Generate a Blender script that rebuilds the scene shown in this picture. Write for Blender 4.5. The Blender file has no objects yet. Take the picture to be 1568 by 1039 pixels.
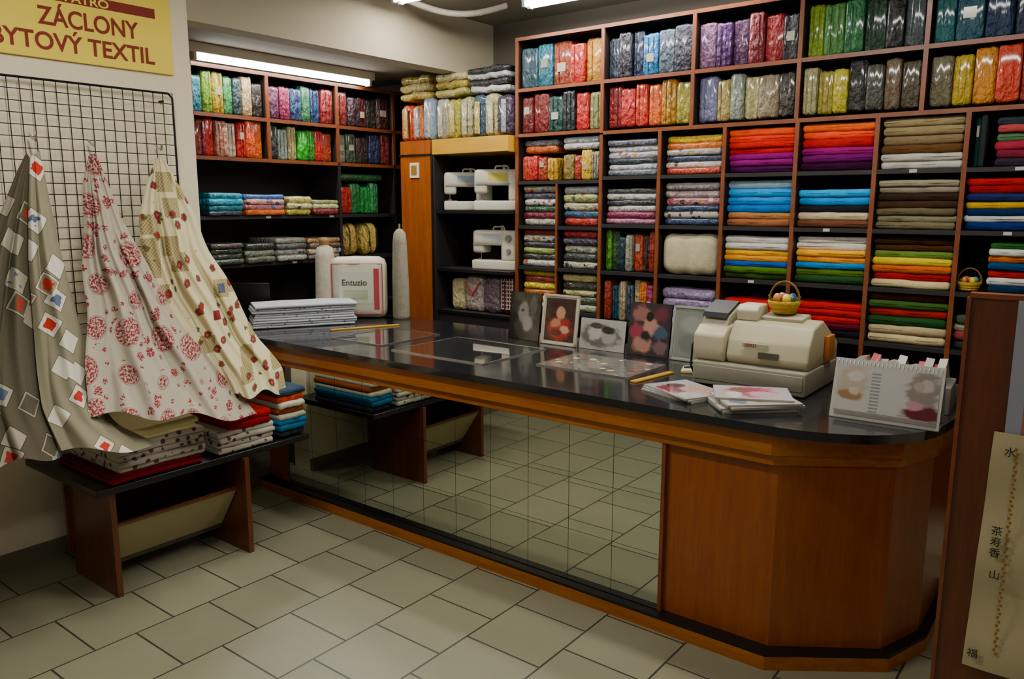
import bpy, bmesh, math, random
from mathutils import Vector, Matrix
random.seed(7)
rnd=random.random
def ru(a,b): return a+(b-a)*random.random()
# ---------------------------------------------------------------- camera
f=1208.0
yaw=math.radians(37.8); pit=math.atan(208/1208)
cam=bpy.data.cameras.new('camera'); co=bpy.data.objects.new('camera',cam); bpy.context.collection.objects.link(co)
cam.sensor_width=36; cam.lens=36*f/1568
co.location=(0,0,1.65); co.rotation_euler=(math.pi/2-pit,0,yaw)
bpy.context.scene.camera=co
# ---------------------------------------------------------------- colours
def h(s):
    s=s.lstrip('#'); c=[int(s[i:i+2],16)/255 for i in (0,2,4)]
    return tuple(((v/12.92) if v<=.04045 else ((v+.055)/1.055)**2.4) for v in c)
def vary(c,a=.12):
    k=1+ru(-a,a); return tuple(min(1,max(0,v*k)) for v in c)
def sat(c,k=1.3,g=.85):
    l=sum(c)/3; return tuple(min(1,max(0,(l+(v-l)*k)*g)) for v in c)
# ---------------------------------------------------------------- materials
def newmat(name):
    m=bpy.data.materials.new(name); m.use_nodes=True
    return m,m.node_tree,m.node_tree.nodes['Principled BSDF']
def nd(nt,t,**kw):
    n=nt.nodes.new(t)
    for k,v in kw.items(): setattr(n,k,v)
    return n
def mixc(nt,fac,a,b):
    n=nd(nt,'ShaderNodeMix',data_type='RGBA')
    for idx,v in ((0,fac),(6,a),(7,b)):
        if hasattr(v,'is_linked'): nt.links.new(v,n.inputs[idx])
        elif idx==0: n.inputs[0].default_value=v
        else: n.inputs[idx].default_value=(*v[:3],1)
    return n.outputs[2]
def mth(nt,op,a,b=0.0,c=None):
    n=nd(nt,'ShaderNodeMath',operation=op)
    for i,v in enumerate((a,b,c)):
        if v is None: continue
        if hasattr(v,'is_linked'): nt.links.new(v,n.inputs[i])
        else: n.inputs[i].default_value=v
    return n.outputs[0]
def coords(nt,kind='Object',scale=(1,1,1),rot=(0,0,0)):
    t=nd(nt,'ShaderNodeTexCoord'); mp=nd(nt,'ShaderNodeMapping')
    mp.inputs['Scale'].default_value=scale; mp.inputs['Rotation'].default_value=rot
    nt.links.new(t.outputs[kind],mp.inputs[0]); return mp.outputs[0]
def noise(nt,vec,scale,detail=3,rough=.5):
    n=nd(nt,'ShaderNodeTexNoise'); n.inputs['Scale'].default_value=scale; n.inputs['Detail'].default_value=detail
    n.inputs['Roughness'].default_value=rough
    nt.links.new(vec,n.inputs['Vector']); return n
def bump(nt,b,hgt,strength,dist=.01):
    n=nd(nt,'ShaderNodeBump'); n.inputs['Strength'].default_value=strength; n.inputs['Distance'].default_value=dist
    nt.links.new(hgt,n.inputs['Height']); nt.links.new(n.outputs[0],b.inputs['Normal'])
def plain(name,col,rough=.5,metal=0,coat=0,spec=.5,bs=None,var=0.0,vs=8,attr=False,emit=0,vscale=(1,1,1),cr=.1):
    m,nt,b=newmat(name)
    b.inputs['Roughness'].default_value=rough; b.inputs['Metallic'].default_value=metal
    b.inputs['Coat Weight'].default_value=coat; b.inputs['Coat Roughness'].default_value=cr
    b.inputs['Specular IOR Level'].default_value=spec
    src=(*col,1)
    if attr:
        a=nd(nt,'ShaderNodeAttribute',attribute_name='Col'); src=a.outputs['Color']
    v=coords(nt,'Object',vscale)
    if var>0:
        n=noise(nt,v,vs)
        f2=mth(nt,'MULTIPLY_ADD',n.outputs['Fac'],var*2,1-var)
        vm=nd(nt,'ShaderNodeVectorMath',operation='SCALE')
        if attr: nt.links.new(src,vm.inputs[0])
        else: vm.inputs[0].default_value=col
        nt.links.new(f2,vm.inputs['Scale']); nt.links.new(vm.outputs[0],b.inputs['Base Color'])
    elif attr: nt.links.new(src,b.inputs['Base Color'])
    else: b.inputs['Base Color'].default_value=src
    if bs:
        n2=noise(nt,v,bs[0],4); bump(nt,b,n2.outputs['Fac'],bs[1],bs[2] if len(bs)>2 else .01)
    if emit:
        b.inputs['Emission Color'].default_value=src; b.inputs['Emission Strength'].default_value=emit
    return m
def wood(name,c1,c2,scale,rough=.3,coat=.25):
    m,nt,b=newmat(name); v=coords(nt,'Object',scale)
    n=noise(nt,v,3,5,.6); n2=noise(nt,v,14,3)
    fm=mth(nt,'MULTIPLY_ADD',n2.outputs['Fac'],.4,mth(nt,'MULTIPLY',n.outputs['Fac'],.7))
    r=nd(nt,'ShaderNodeMapRange'); r.inputs[1].default_value=.35; r.inputs[2].default_value=.75; nt.links.new(fm,r.inputs[0])
    nt.links.new(mixc(nt,r.outputs[0],c1,c2),b.inputs['Base Color'])
    b.inputs['Roughness'].default_value=rough; b.inputs['Coat Weight'].default_value=coat; b.inputs['Coat Roughness'].default_value=.15
    return m
M={}
M['woodh']=wood('wood_horizontal',h('#8a4608'),h('#b06814'),(1,8,14))
M['woodv']=wood('wood_vertical',h('#7e3a07'),h('#9c500c'),(9,9,.8))
M['woodb']=wood('wood_brown',h('#4a220a'),h('#683310'),(9,9,.8),.35)
M['woody']=wood('wood_yellow',h('#b08010'),h('#c89a24'),(1,8,10))
M['shelfedge']=wood('wood_edge',h('#643014'),h('#82421a'),(3,3,3),.4,.1)
M['shelf']=plain('shelf_dark',h('#161010'),.6)
M['black']=plain('black_plastic',h('#101012'),.35)
M['granite']=plain('granite_black',(.012,.012,.014),.14,coat=.45,cr=.06,var=.6,vs=220)
M['mirror']=plain('mirror_glass',(.66,.69,.62),.015,metal=1)
M['cloth']=plain('cloth',(1,1,1),.92,attr=True,var=.22,vs=30,bs=(120,.5,.006),spec=.15)
M['wrap']=plain('plastic_wrapped_cloth',(1,1,1),.5,attr=True,coat=.7,cr=.1,var=.3,vs=16,bs=(40,1.0,.03),vscale=(1,1,.6))
M['plast']=plain('painted_plastic',(1,1,1),.4,attr=True,spec=.4)
M['gloss']=plain('glossy_print',(1,1,1),.22,attr=True,coat=.5)
M['matte']=plain('matte_paint',(1,1,1),.8,attr=True)
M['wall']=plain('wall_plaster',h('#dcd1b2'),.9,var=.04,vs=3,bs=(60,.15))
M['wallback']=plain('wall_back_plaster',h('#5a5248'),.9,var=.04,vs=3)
M['ceil']=plain('ceiling_paint',h('#857f72'),.95,var=.04,vs=2)
M['bulk']=plain('bulkhead_paint',h('#a0967e'),.95,var=.04,vs=2)
M['base']=plain('baseboard_tile',h('#6d6454'),.4)
M['metal']=plain('black_wire',h('#1a1a1c'),.4,metal=.6)
M['chrome']=plain('metal_trim',(.6,.6,.6),.25,metal=1)
M['tube']=plain('lamp_tube',(1,.99,.96),.5,emit=22)
M['glass']=plain('display_glass',(.03,.03,.03),.03,coat=1,cr=.02)
# floor
m,nt,b=newmat('floor_tiles'); M['floor']=m
t=nd(nt,'ShaderNodeTexCoord'); sx=nd(nt,'ShaderNodeSeparateXYZ'); cx=nd(nt,'ShaderNodeCombineXYZ')
nt.links.new(t.outputs['Object'],sx.inputs[0])
nt.links.new(mth(nt,'ADD',sx.outputs[1],.05),cx.inputs[0]); nt.links.new(mth(nt,'ADD',sx.outputs[0],20.15),cx.inputs[1])
br=nd(nt,'ShaderNodeTexBrick'); br.offset=.5; br.squash=1
nt.links.new(cx.outputs[0],br.inputs['Vector'])
for k,v in (('Scale',1),('Mortar Size',.0042),('Mortar Smooth',.1),('Brick Width',.31),('Row Height',.345),('Bias',0)): br.inputs[k].default_value=v
br.inputs['Color1'].default_value=(*h('#7f7c65'),1); br.inputs['Color2'].default_value=(*h('#89866e'),1); br.inputs['Mortar'].default_value=(*h('#22221c'),1)
nz=noise(nt,t.outputs['Object'],6,4)
nt.links.new(mixc(nt,mth(nt,'MULTIPLY',nz.outputs['Fac'],.35),br.outputs['Color'],h('#6c6a56')),b.inputs['Base Color'])
b.inputs['Roughness'].default_value=.36
bump(nt,b,mth(nt,'SUBTRACT',1.0,br.outputs['Fac']),.5,.003)
# patterned fabrics
def vor(nt,vec,scale,dist='EUCLIDEAN',rand_=.9):
    n=nd(nt,'ShaderNodeTexVoronoi',distance=dist); n.inputs['Scale'].default_value=scale; n.inputs['Randomness'].default_value=rand_
    nt.links.new(vec,n.inputs['Vector']); return n
def chan(nt,c,i):
    s=nd(nt,'ShaderNodeSeparateColor'); nt.links.new(c,s.inputs[0]); return s.outputs[i]
def fin(nt,b,c,vec):
    nt.links.new(c,b.inputs['Base Color']); b.inputs['Roughness'].default_value=.9; b.inputs['Specular IOR Level'].default_value=.2
    n=noise(nt,vec,300,2); bump(nt,b,n.outputs['Fac'],.3,.002)
def pat_cards(name,base,kind='UV',card='#c9c3b2',sc=8.5,red='#b02a1e',blue='#52607a',edge='#544e3e'):
    m,nt,b=newmat(name); v=coords(nt,kind,(1,1,1),(0,0,.5)); va=coords(nt,kind,(1,1,1),(0,0,-.25))
    c=base
    for vec,s_,off in ((va,sc*.9,1),(v,sc,0)):
        V=vor(nt,vec,s_,'CHEBYCHEV',.6); d=V.outputs['Distance']; r=chan(nt,V.outputs['Color'],0); g=chan(nt,V.outputs['Color'],1); bl=chan(nt,V.outputs['Color'],2)
        on=mth(nt,'GREATER_THAN',bl,.7 if off else .08)
        c=mixc(nt,mth(nt,'MULTIPLY',on,mth(nt,'LESS_THAN',d,.37)),c,h(edge))
        c=mixc(nt,mth(nt,'MULTIPLY',on,mth(nt,'LESS_THAN',d,.345)),c,h(card))
        c=mixc(nt,mth(nt,'MULTIPLY',on,mth(nt,'MULTIPLY',mth(nt,'LESS_THAN',d,.29),mth(nt,'GREATER_THAN',g,.7))),c,base)
        n=noise(nt,vec,24); blob=mth(nt,'MULTIPLY',on,mth(nt,'LESS_THAN',mth(nt,'ADD',d,mth(nt,'MULTIPLY',n.outputs['Fac'],.3)),.34))
        c=mixc(nt,mth(nt,'MULTIPLY',blob,mth(nt,'GREATER_THAN',r,.42)),c,h(red))
        c=mixc(nt,mth(nt,'MULTIPLY',blob,mth(nt,'LESS_THAN',r,.22)),c,h(blue))
    fin(nt,b,c,v); return m
def pat_flower(name,base,kind='UV',col='#8a2c34',sc=5.0):
    m,nt,b=newmat(name); v=coords(nt,kind)
    n=noise(nt,v,85,3,.65); nf=n.outputs['Fac']
    V=vor(nt,v,sc,'EUCLIDEAN',.35); d=V.outputs['Distance']
    lace=mth(nt,'GREATER_THAN',nf,.49)
    c=mixc(nt,mth(nt,'MULTIPLY',mth(nt,'LESS_THAN',d,.33),lace),base,h(col))
    ring=mth(nt,'MULTIPLY',mth(nt,'GREATER_THAN',d,.335),mth(nt,'LESS_THAN',d,.355)); c=mixc(nt,mth(nt,'MULTIPLY',ring,.5),c,h(col))
    for k_,th in ((2.8,.60),(4.2,.54)):
        V2=vor(nt,v,sc*k_,'EUCLIDEAN',1); d2=mth(nt,'ADD',V2.outputs['Distance'],mth(nt,'MULTIPLY',nf,.55))
        k=mth(nt,'MULTIPLY',mth(nt,'LESS_THAN',d2,th),mth(nt,'GREATER_THAN',chan(nt,V2.outputs['Color'],1),.3))
        k=mth(nt,'MULTIPLY',k,mth(nt,'GREATER_THAN',d,.42))
        k=mth(nt,'MULTIPLY',k,mth(nt,'GREATER_THAN',noise(nt,v,120,2).outputs['Fac'],.45))
        c=mixc(nt,k,c,h(col))
    fin(nt,b,c,v); return m
def pat_rose(name,base,kind='UV',sc=15):
    m,nt,b=newmat(name); v=coords(nt,kind); v2=coords(nt,kind,(1,1,1),(0,0,.35))
    n=noise(nt,v,70,3,.6); nf=n.outputs['Fac']
    P=vor(nt,v2,8,'CHEBYCHEV',.7); pd=P.outputs['Distance']; pr=chan(nt,P.outputs['Color'],0)
    ck=nd(nt,'ShaderNodeTexChecker'); ck.inputs['Scale'].default_value=110; nt.links.new(v2,ck.inputs[0])
    ck.inputs[1].default_value=(*h('#8c7c4e'),1); ck.inputs[2].default_value=(*h('#aea076'),1)
    c=mixc(nt,mth(nt,'MULTIPLY',mth(nt,'LESS_THAN',pd,.38),mth(nt,'GREATER_THAN',pr,.3)),base,ck.outputs[0])
    c=mixc(nt,mth(nt,'MULTIPLY',mth(nt,'LESS_THAN',pd,.2),mth(nt,'GREATER_THAN',pr,.68)),c,h('#4c5464'))
    c=mixc(nt,mth(nt,'MULTIPLY',mth(nt,'LESS_THAN',pd,.2),mth(nt,'LESS_THAN',pr,.2)),c,h('#7c2028'))
    V=vor(nt,v,sc,'EUCLIDEAN',.95); d=mth(nt,'ADD',V.outputs['Distance'],mth(nt,'MULTIPLY',nf,.4))
    r=chan(nt,V.outputs['Color'],0)
    c=mixc(nt,mth(nt,'MULTIPLY',mth(nt,'LESS_THAN',d,.54),mth(nt,'GREATER_THAN',r,.4)),c,h('#5e5c34'))
    c=mixc(nt,mth(nt,'MULTIPLY',mth(nt,'LESS_THAN',d,.46),mth(nt,'GREATER_THAN',r,.4)),c,h('#86222c'))
    c=mixc(nt,mth(nt,'MULTIPLY',mth(nt,'LESS_THAN',d,.30),mth(nt,'GREATER_THAN',r,.4)),c,h('#b06064'))
    fin(nt,b,c,v); return m
def pat_dots(name,base,col,kind='Object',sc=26,th=.3):
    m,nt,b=newmat(name); v=coords(nt,kind); V=vor(nt,v,sc); n=noise(nt,v,70)
    d=mth(nt,'ADD',V.outputs['Distance'],mth(nt,'MULTIPLY',n.outputs['Fac'],.25))
    fin(nt,b,mixc(nt,mth(nt,'LESS_THAN',d,th+.12),base,h(col)),v); return m
def pat_multi(name,cols,sc=22,coat=.7):
    m,nt,b=newmat(name); v=coords(nt,'Object'); a=nd(nt,'ShaderNodeAttribute',attribute_name='Col')
    V=vor(nt,v,sc); n=noise(nt,v,50); d=mth(nt,'ADD',V.outputs['Distance'],mth(nt,'MULTIPLY',n.outputs['Fac'],.3))
    r=chan(nt,V.outputs['Color'],0); c=a.outputs['Color']
    for i,q in enumerate(cols):
        lo=i/len(cols); k=mth(nt,'MULTIPLY',mth(nt,'GREATER_THAN',r,lo),mth(nt,'LESS_THAN',r,lo+.8/len(cols)))
        c=mixc(nt,mth(nt,'MULTIPLY',k,mth(nt,'LESS_THAN',d,.5)),c,h(q))
    nt.links.new(c,b.inputs['Base Color']); b.inputs['Roughness'].default_value=.5; b.inputs['Coat Weight'].default_value=coat; b.inputs['Coat Roughness'].default_value=.1
    n2=noise(nt,v,34,4); bump(nt,b,n2.outputs['Fac'],.9,.025); return m
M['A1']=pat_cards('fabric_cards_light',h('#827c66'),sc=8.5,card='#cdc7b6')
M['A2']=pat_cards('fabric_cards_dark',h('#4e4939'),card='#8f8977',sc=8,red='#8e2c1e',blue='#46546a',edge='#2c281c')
M['B1']=pat_flower('fabric_red_medallion',h('#a9a190'),col='#842630')
M['C1']=pat_rose('fabric_rose_patchwork',h('#cdc39c'))
M['D1']=pat_dots('fabric_white_sprigs',h('#aaa496'),'#5a3a40')
M['D2']=pat_dots('fabric_sheet_sprigs',h('#b2b5bc'),'#6d7586',sc=30,th=.22)
M['print']=pat_multi('fabric_wrapped_print',['#a03830','#405878','#a89040','#3a3a34','#b8b0a0'])
M['case']=pat_multi('fabric_display_print',['#c8b070','#7a5a38','#c8c4a8','#3a4038','#8a3c30'],sc=20,coat=1)
M['case'].node_tree.nodes['Principled BSDF'].inputs['Coat Roughness'].default_value=.02
def picmat(name,bg,blobs,nz=.25):
    m,nt,b=newmat(name); t=nd(nt,'ShaderNodeTexCoord'); n=noise(nt,t.outputs['UV'],5,4,.6)
    s=nd(nt,'ShaderNodeSeparateXYZ'); nt.links.new(t.outputs['UV'],s.inputs[0])
    off=mth(nt,'MULTIPLY',mth(nt,'SUBTRACT',n.outputs['Fac'],.5),nz*4)
    c=h(bg)
    for (cx_,cy_,rx,ry,q) in blobs:
        dx=mth(nt,'DIVIDE',mth(nt,'SUBTRACT',s.outputs[0],cx_),rx); dy=mth(nt,'DIVIDE',mth(nt,'SUBTRACT',s.outputs[1],cy_),ry)
        d=mth(nt,'ADD',mth(nt,'SQRT',mth(nt,'ADD',mth(nt,'MULTIPLY',dx,dx),mth(nt,'MULTIPLY',dy,dy))),off)
        r=nd(nt,'ShaderNodeMapRange',interpolation_type='SMOOTHSTEP'); r.inputs[1].default_value=1.3; r.inputs[2].default_value=.75; nt.links.new(d,r.inputs[0])
        c=mixc(nt,r.outputs[0],c,h(q))
    nt.links.new(c,b.inputs['Base Color']); b.inputs['Roughness'].default_value=.15; b.inputs['Coat Weight'].default_value=.6; return m
# ---------------------------------------------------------------- mesh builder
class B:
    def __init__(s,name):
        s.n=name; s.v=[]; s.f=[]; s.mi=[]; s.c=[]; s.sm=[]; s.uv=[]; s.mats=[]; s.M=Matrix()
    def slot(s,m):
        m=M[m] if isinstance(m,str) else m
        if m not in s.mats: s.mats.append(m)
        return s.mats.index(m)
    def add(s,vs,fs,mat,col=(1,1,1),smooth=False,uvs=None):
        k=len(s.v); i=s.slot(mat)
        for q in vs: s.v.append(s.M@Vector(q))
        s.uv+= uvs if uvs else [(0,0)]*len(vs)
        for q in fs: s.f.append([k+j for j in q]); s.mi.append(i); s.c.append(col); s.sm.append(smooth)
    def box(s,x0,x1,y0,y1,z0,z1,mat,col=(1,1,1),bev=0):
        if bev<=0:
            vs=[(x,y,z) for x in (x0,x1) for y in (y0,y1) for z in (z0,z1)]
            s.add(vs,[(0,1,3,2),(4,6,7,5),(0,4,5,1),(2,3,7,6),(0,2,6,4),(1,5,7,3)],mat,col); return
        bm=bmesh.new(); bmesh.ops.create_cube(bm,size=1)
        for q in bm.verts: q.co=Vector(((x0+x1)/2+q.co.x*(x1-x0),(y0+y1)/2+q.co.y*(y1-y0),(z0+z1)/2+q.co.z*(z1-z0)))
        bmesh.ops.bevel(bm,geom=list(bm.edges),offset=bev,segments=2,profile=.6,affect='EDGES')
        s.bm(bm,mat,col,True)
    def bm(s,bm,mat,col,smooth):
        bm.verts.index_update(); s.add([tuple(q.co) for q in bm.verts],[[q.index for q in fc.verts] for fc in bm.faces],mat,col,smooth); bm.free()
    def slab(s,x0,x1,y0,y1,z0,z1,mat,col,r=None,jit=.003,seg=2):
        hy=(y1-y0)/2; hz=(z1-z0)/2; r=min(r if r else hz,hy*.98,hz*.98,(x1-x0)*.45)
        cy=(y0+y1)/2; cz=(z0+z1)/2
        base=[]
        for (sy,sz,a0) in ((1,1,0),(-1,1,90),(-1,-1,180),(1,-1,270)):
            for k in range(seg+1):
                a=math.radians(a0+90*k/seg); base.append((sy*(hy-r)+r*math.cos(a),sz*(hz-r)+r*math.sin(a)))
        n=len(base); vs=[]; fs=[]
        rr=r*.8
        xs=[(x0,rr),(x0+rr*.3,rr*.3),(x0+rr,0)]+[(x0+(x1-x0)*q,0) for q in (.28,.42,.58,.72)]+[(x1-rr,0),(x1-rr*.3,rr*.3),(x1,rr)]
        for i,(x,ins) in enumerate(xs):
            jy=ru(-jit,jit); jz=ru(-jit,jit)*.6
            for (py,pz) in base:
                ky=max(0,(hy-ins)/hy); kz=max(0.05,(hz-ins)/hz)
                vs.append((x,cy+py*ky+jy,cz+pz*kz+jz))
        for i in range(len(xs)-1):
            for k in range(n): fs.append((i*n+k,(i+1)*n+k,(i+1)*n+(k+1)%n,i*n+(k+1)%n))
        fs.append(list(range(n))); fs.append(list(range((len(xs)-1)*n,len(xs)*n))[::-1])
        s.add(vs,fs,mat,col,True)
    def cyl(s,p0,p1,r0,r1,mat,col=(1,1,1),n=16,smooth=True):
        p0=Vector(p0); p1=Vector(p1); d=(p1-p0).normalized(); a=d.orthogonal().normalized(); b=d.cross(a); vs=[]
        for p,r in ((p0,r0),(p1,r1)):
            for k in range(n): t=2*math.pi*k/n; vs.append(tuple(p+a*r*math.cos(t)+b*r*math.sin(t)))
        s.add(vs,[(k,(k+1)%n,n+(k+1)%n,n+k) for k in range(n)],mat,col,smooth)
        s.add(vs,[list(range(n))[::-1],list(range(n,2*n))],mat,col,False)
    def tube(s,pts,r,mat,col=(1,1,1),n=8):
        for a,b in zip(pts[:-1],pts[1:]): s.cyl(a,b,r,r,mat,col,n)
    def lathe(s,prof,c,mat,col=(1,1,1),n=20):
        vs=[]; fs=[]
        for r,z in prof:
            for k in range(n): t=2*math.pi*k/n; vs.append((c[0]+r*math.cos(t),c[1]+r*math.sin(t),c[2]+z))
        for i in range(len(prof)-1):
            for k in range(n): fs.append((i*n+k,i*n+(k+1)%n,(i+1)*n+(k+1)%n,(i+1)*n+k))
        s.add(vs,fs,mat,col,True)
    def ball(s,c,r,mat,col=(1,1,1),n=12):
        r=r if isinstance(r,tuple) else (r,r,r)
        bm=bmesh.new(); bmesh.ops.create_uvsphere(bm,u_segments=n,v_segments=n//2+2,radius=1)
        for q in bm.verts: q.co=Vector((c[0]+q.co.x*r[0],c[1]+q.co.y*r[1],c[2]+q.co.z*r[2]))
        s.bm(bm,mat,col,True)
    def prism(s,poly,z0,z1,mat,col=(1,1,1),matside=None):
        n=len(poly); vs=[(x,y,z0) for x,y in poly]+[(x,y,z1) for x,y in poly]
        s.add(vs,[list(range(n))[::-1],list(range(n,2*n))],mat,col)
        s.add(vs,[(k,(k+1)%n,n+(k+1)%n,n+k) for k in range(n)],matside or mat,col)
    def prof(s,pts,x0,x1,mat,col=(1,1,1),bev=0):
        bm=bmesh.new(); a=[bm.verts.new((x0,y,z)) for y,z in pts]; b=[bm.verts.new((x1,y,z)) for y,z in pts]; n=len(pts)
        bm.faces.new(a); bm.faces.new(b[::-1])
        for k in range(n): bm.faces.new((a[k],b[k],b[(k+1)%n],a[(k+1)%n]))
        bmesh.ops.recalc_face_normals(bm,faces=list(bm.faces))
        if bev: bmesh.ops.bevel(bm,geom=list(bm.edges),offset=bev,segments=2,profile=.6,affect='EDGES')
        s.bm(bm,mat,col,bev>0)
    def quad(s,x0,x1,z0,z1,y,mat):
        s.add([(x0,y,z0),(x1,y,z0),(x1,y,z1),(x0,y,z1)],[(0,1,2,3)],mat,(1,1,1),False,[(0,0),(1,0),(1,1),(0,1)])
    def text(s,body,size,mat,col,MX,sx=1.0,align='LEFT',off=.0):
        c=bpy.data.curves.new('t','FONT'); c.body=body; c.size=size; c.align_x=align; c.extrude=.0006; c.offset=off
        o=bpy.data.objects.new('t',c); bpy.context.collection.objects.link(o); bpy.context.view_layer.update()
        me=bpy.data.meshes.new_from_object(o.evaluated_get(bpy.context.evaluated_depsgraph_get()))
        s.add([tuple(MX@Vector((q.co.x*sx,q.co.y,q.co.z))) for q in me.vertices],[list(q.vertices) for q in me.polygons],mat,col)
        bpy.data.objects.remove(o); bpy.data.meshes.remove(me)
    def done(s):
        me=bpy.data.meshes.new(s.n); me.from_pydata([tuple(q) for q in s.v],[],s.f)
        for m in s.mats: me.materials.append(m)
        me.polygons.foreach_set('material_index',s.mi); me.polygons.foreach_set('use_smooth',s.sm)
        ca=me.color_attributes.new('Col','FLOAT_COLOR','CORNER'); uvl=me.uv_layers.new(name='UVMap')
        data=[]; ud=[]
        for p,c in zip(me.polygons,s.c):
            for li in p.loop_indices:
                data+= [c[0],c[1],c[2],1]; ud+=list(s.uv[me.loops[li].vertex_index])
        ca.data.foreach_set('color',data); uvl.data.foreach_set('uv',ud)
        me.validate(); me.update()
        o=bpy.data.objects.new(s.n,me); bpy.context.collection.objects.link(o); return o
XZ=Matrix(((1,0,0,0),(0,0,-1,0),(0,1,0,0),(0,0,0,1)))
def TX(x,y,z): return Matrix.Translation((x,y,z))@XZ
YZ=Matrix(((0,0,1,0),(1,0,0,0),(0,1,0,0),(0,0,0,1)))
def TY(x,y,z): return Matrix.Translation((x,y,z))@YZ
def RZ(x,y,z,a): return Matrix.Translation((x,y,z))@Matrix.Rotation(math.radians(a),4,'Z')
# ---------------------------------------------------------------- room
o=B('floor'); o.box(-5.3,2.2,-1.5,4.9,-.06,0,'floor'); o.done()
o=B('ceiling'); o.box(-5.3,2.2,-1.5,4.9,2.95,3.0,'ceil'); o.done()
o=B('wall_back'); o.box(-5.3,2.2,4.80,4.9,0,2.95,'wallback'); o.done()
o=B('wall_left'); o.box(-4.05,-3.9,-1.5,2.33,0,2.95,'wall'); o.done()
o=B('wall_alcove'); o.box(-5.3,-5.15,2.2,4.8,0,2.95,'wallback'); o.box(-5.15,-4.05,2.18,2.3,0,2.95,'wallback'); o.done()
o=B('wall_right'); o.box(2.1,2.2,-1.5,4.8,0,2.95,'wall'); o.done()
o=B('beam_bulkhead'); o.box(-4.05,-3.9,2.33,4.8,2.57,2.95,'bulk'); o.box(-5.15,-4.05,2.3,4.8,2.62,2.68,'ceil'); o.done()
o=B('baseboard_left'); o.box(-3.9,-3.885,-1.5,2.33,0,.075,'base'); o.done()
def fixture(name,x,y,L,ang,z=2.95,power=60,sz=.14):
    o=B(name); o.M=RZ(x,y,z,ang)
    o.box(-L/2,L/2,-.06,.06,-.035,0,'plast',h('#d8d4c8'),.006)
    for sy in (-.03,.03):
        o.cyl((-L/2+.02,sy,-.055),(L/2-.02,sy,-.055),.014,.014,'tube',n=10)
        for sx in (-1,1): o.box(sx*(L/2-.012)-.01,sx*(L/2-.012)+.01,sy-.016,sy+.016,-.072,-.03,'plast',h('#cfcabd'))
    o.done()
    l=bpy.data.lights.new(name+'_light','AREA'); l.shape='RECTANGLE'; l.size=L-.1; l.size_y=sz; l.energy=power; l.color=(1,.96,.86)
    lo=bpy.data.objects.new(name+'_light',l); lo.location=(x,y,z-.078); lo.rotation_euler=(0,0,math.radians(ang)); bpy.context.collection.objects.link(lo)
fixture('ceiling_lamp',-2.45,4.27,1.5,0,power=12,sz=.1)
fixture('ceiling_lamp',-3.12,3.68,1.3,0,power=30)
fixture('ceiling_lamp',-.9,3.0,1.5,0,power=34)  # extra lamp out of view, added to light the counter from above
fixture('ceiling_lamp',-2.3,1.3,1.5,0,power=36)  # out of view; added to light the floor and the counter front
fixture('ceiling_lamp',.3,.2,1.5,90,power=9)  # weak unseen lamp near the camera, added as front light
o=B('fluorescent_tube_lamp'); o.box(-4.66,-4.60,2.75,4.25,2.56,2.62,'plast',h('#cfcabd'),.005)
o.cyl((-4.63,2.8,2.54),(-4.63,4.2,2.54),.022,.022,'tube',n=12)
for yy in (2.78,4.2): o.box(-4.655,-4.605,yy,yy+.02,2.515,2.57,'plast',h('#cfcabd'))
o.done()
l=bpy.data.lights.new('tube_light','AREA'); l.shape='RECTANGLE'; l.size=.05; l.size_y=1.4; l.energy=15; l.color=(1,.98,.93)
lo=bpy.data.objects.new('tube_light',l); lo.location=(-4.6,3.5,2.515); lo.rotation_euler=(0,math.radians(-20),0); bpy.context.collection.objects.link(lo)
o=B('ceiling_pipe')
pts=[(-3.80+.42*t, 3.80+.5*t, 2.93-.07*math.sin(t*3.1)) for t in [i/12 for i in range(13)]]
o.tube(pts,.02,'plast',h('#b5ae9e'),10); o.done()
w=bpy.data.worlds.new('World'); bpy.context.scene.world=w; w.use_nodes=True
w.node_tree.nodes['Background'].inputs[0].default_value=(1,.96,.88,1); w.node_tree.nodes['Background'].inputs[1].default_value=.12
# ---------------------------------------------------------------- counter
o=B('shop_counter')
top=[(-4.66,2.60),(-.98,2.60),(-.90,2.602),(-.82,2.61),(-.74,2.63),(-.66,2.665),(-.60,2.70),(-.55,2.745),(-.505,2.80),(-.47,2.86),(-.445,2.93),(-.43,3.0),(-.42,3.1),(-.42,3.72),(-4.66,3.72)]
o.prism(top,.868,.9,'granite')
fas=[(-4.62,2.625),(-.90,2.625),(-.53,2.87),(-.45,3.1),(-.45,3.68),(-4.62,3.68)]
o.prism(fas,.79,.868,'woodh')
fas2=[(-3.9,2.64),(-.895,2.64),(-.54,2.885),(-.46,3.11),(-.46,3.66),(-3.9,3.66)]
o.prism(fas2,.752,.79,'woodh')
body=[(-3.88,2.665),(-.885,2.665),(-.555,2.895),(-.475,3.12),(-.475,3.65),(-3.88,3.65)]
o.prism(body,.05,.752,'woodv')
kick=[(-3.9,2.60),(-.875,2.60),(-.52,2.86),(-.44,3.1),(-.44,3.63),(-3.9,3.63)]
o.prism(kick,0,.05,'woodh'); o.prism([(x,y+.004) for x,y in kick],.05,.062,'black')
o.box(-3.68,-1.325,2.652,2.664,.062,.752,'black')
n=11; w0=(3.67-1.325)/n
for i in range(n):
    for j in range(3):
        x0=-3.67+i*w0; z0=.064+j*.2285
        o.box(x0+.0012,x0+w0-.0012,2.648,2.652,z0+.0009,z0+.2285-.0009,'mirror')
o.box(-1.325,-1.31,2.645,2.668,.0,.752,'shelfedge')
o.done()
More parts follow.
